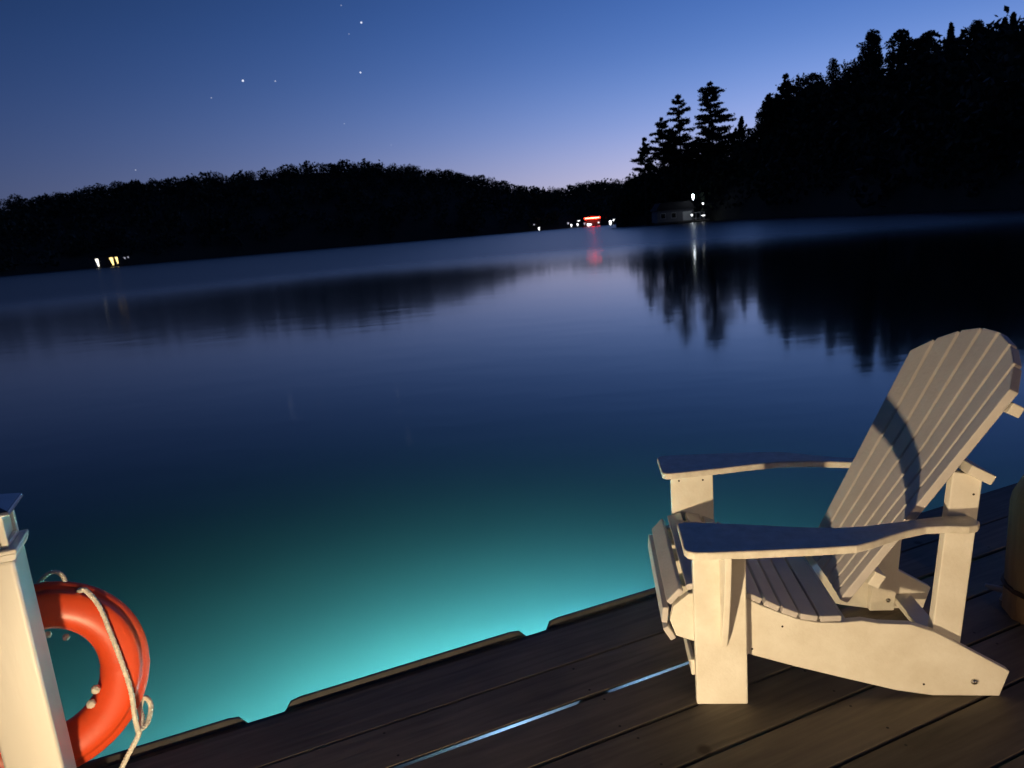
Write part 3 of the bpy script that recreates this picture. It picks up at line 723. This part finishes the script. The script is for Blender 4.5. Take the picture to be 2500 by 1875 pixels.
for i in range(n1):
    for k in range(n2):
        F.append([i*n2+k, i*n2+(k+1) % n2, ((i+1) % n1)*n2+(k+1) % n2, ((i+1) % n1)*n2+k])
ob('ring_body', V, F, M_buoy, ring, smooth=True)
def rope(pts, r=.0068, twist=260):
    # two twisted strands
    P = [Vector(p) for p in pts]; out = []
    fine = []
    for i in range(len(P)-1):
        p0 = P[max(i-1, 0)]; p1 = P[i]; p2 = P[i+1]; p3 = P[min(i+2, len(P)-1)]
        for k in range(14):
            t = k/14; fine.append(.5*((2*p1)+(-p0+p2)*t+(2*p0-5*p1+4*p2-p3)*t*t+(-p0+3*p1-3*p2+p3)*t**3))
    fine.append(P[-1])
    m_ = MB(); dist = 0; S3 = [[], [], []]; prevp = fine[0]
    for i, p in enumerate(fine):
        dist += (p-prevp).length; prevp = p; t = (fine[min(i+1, len(fine)-1)]-fine[max(i-1, 0)]).normalized()
        a = t.cross(ringN).normalized(); b = t.cross(a)
        for k in range(3):
            an = dist*twist+k*2.094; S3[k].append(p+(a*math.cos(an)+b*math.sin(an))*r*.5)
    for s3 in S3: m_.tube(s3, r*.62, 6)
    return m_
def px_on(x, y, off):                                   # point of the plane parallel to the ring, off metres in front of it
    v = ray(x, y).normalized(); o = Vector((0, 0, CAM_H)); t = (RCp+ringN*off-o).dot(ringN)/v.dot(ringN); return o+v*t-RCp
def z2(x, y): return (x/1314*400, 1370+y/1659*505)
gr = rope([px_on(*z2(600, 260), -.02), px_on(*z2(650, 232), .04), px_on(*z2(700, 245), .048), px_on(*z2(800, 370), .052), px_on(*z2(900, 610), .055), px_on(*z2(980, 820), .055), px_on(*z2(1050, 1040), .056), px_on(*z2(1080, 1240), .05), px_on(*z2(1108, 1370), .045)])
gr.build('grab_rope', M_rope, ring, smooth=True)
lp = rope([px_on(*z2(1108, 1365), .046), px_on(*z2(1180, 1300), .03), px_on(*z2(1212, 1180), .01), px_on(*z2(1190, 1110), 0), px_on(*z2(1150, 1100), -.01), px_on(*z2(1125, 1180), 0), px_on(*z2(1140, 1260), .02), px_on(*z2(1125, 1350), .04)])
lp.build('grab_rope', M_rope, ring, smooth=True)
tl = rope([px_on(*z2(1118, 1365), .046), px_on(*z2(1095, 1430), .045), px_on(*z2(1040, 1530), .04), px_on(*z2(975, 1660), .035), px_on(*z2(930, 1760), .03), px_on(*z2(900, 1900), .02)])
tl.build('grab_rope', M_rope, ring, smooth=True)
tp_ = rope([px_on(*z2(290, 200), -.05), px_on(*z2(340, 140), -.03), px_on(*z2(400, 95), -.01), px_on(*z2(460, 90), 0), px_on(*z2(510, 130), .005), px_on(*z2(528, 215), .0)], r=.0058)
tp_.build('hanging_rope', M_rope, ring, smooth=True)
kb = MB()
def knob(c, r):
    kb = MB()
    n = 8; V = []; F = []
    for i in range(n+1):
        for k in range(12):
            th = math.pi*i/n; ph = 2*math.pi*k/12; V.append(c+Vector((math.sin(th)*math.cos(ph), math.sin(th)*math.sin(ph), math.cos(th)))*r*(1+.12*math.sin(5*ph+3*th)))
    for i in range(n):
        for k in range(12): F.append([i*12+k, i*12+(k+1) % 12, (i+1)*12+(k+1) % 12, (i+1)*12+k])
    kb.add(V, F); kb.build('rope_knot', M_rope, ring, smooth=True)
knob(px_on(*z2(768, 1030), .035), .0115); knob(px_on(*z2(730, 1145), .035), .0115); knob(px_on(*z2(530, 610), -.03), .009); knob(px_on(*z2(385, 590), -.03), .009)


# ------------------------------------------------------------------ brown piling and cleat at the right edge
def on_deck(x, y, z=0):
    v = ray(x, y); return Vector((0, 0, CAM_H))+v*((CAM_H-z)/-v.z)
g = on_deck(2448, 1478); tow = Vector((g.x, g.y, 0)).normalized(); side = Vector((tow.y, -tow.x, 0)); RPILE = .13
pc = g+side*RPILE*1.0
mp_ = empty('mooring_post', pc, ROTD); tag(mp_, 'brown wooden mooring post cut off by the right edge', 'post')
pt = at_range(2455, 1194, pc.xy.length).z; pt2 = at_range(2500, 1122, pc.xy.length).z
def ringpoly(r, z, n=20, wob=.004): return [(math.cos(2*math.pi*k/n)*(r+wob*math.sin(3*k)), math.sin(2*math.pi*k/n)*(r+wob*math.sin(3*k)), z) for k in range(n)]
levels = [(RPILE, -.4), (RPILE, .0), (RPILE*.985, pt*.5), (RPILE*.97, pt-.03), (RPILE*.93, pt), (RPILE*.55, pt2), (RPILE*.35, pt2+.015)]
V = [v for r, z in levels for v in ringpoly(r, z)]; F = []
for i in range(len(levels)-1):
    for k in range(20): F.append([i*20+k, i*20+(k+1) % 20, (i+1)*20+(k+1) % 20, (i+1)*20+k])
F.append([(len(levels)-1)*20+k for k in range(20)])
ob('shaft', V, F, M_pile, mp_, smooth=True)
bd = MB(); bd.tube([Vector(q) for q in ringpoly(RPILE+.004, .10, 20, 0)], .008, 6, closed=True); bd.build('band', mat('rusty_iron_band', (.12, .06, .03), .6, metal=.6, var=.3), mp_)
cpos = on_deck(2432, 1446, .04); cl = empty('dock_cleat', (cpos.x+.06, cpos.y, .002), R_(-20)); tag(cl, 'small pale dock cleat at the foot of the brown mooring post', 'cleat')
MB().tube([(-.085, 0, .052), (-.06, 0, .045), (-.02, 0, .036), (.02, 0, .036), (.06, 0, .045), (.085, 0, .052)], [.006, .010, .012, .012, .010, .006], 10).build('horn', M_dimmed, cl, smooth=True)
for q in (-.022, .022): MB().tube([(q*1.3, 0, 0), (q, 0, .034)], [.012, .008], 10).build('foot', M_dimmed, cl, smooth=True)
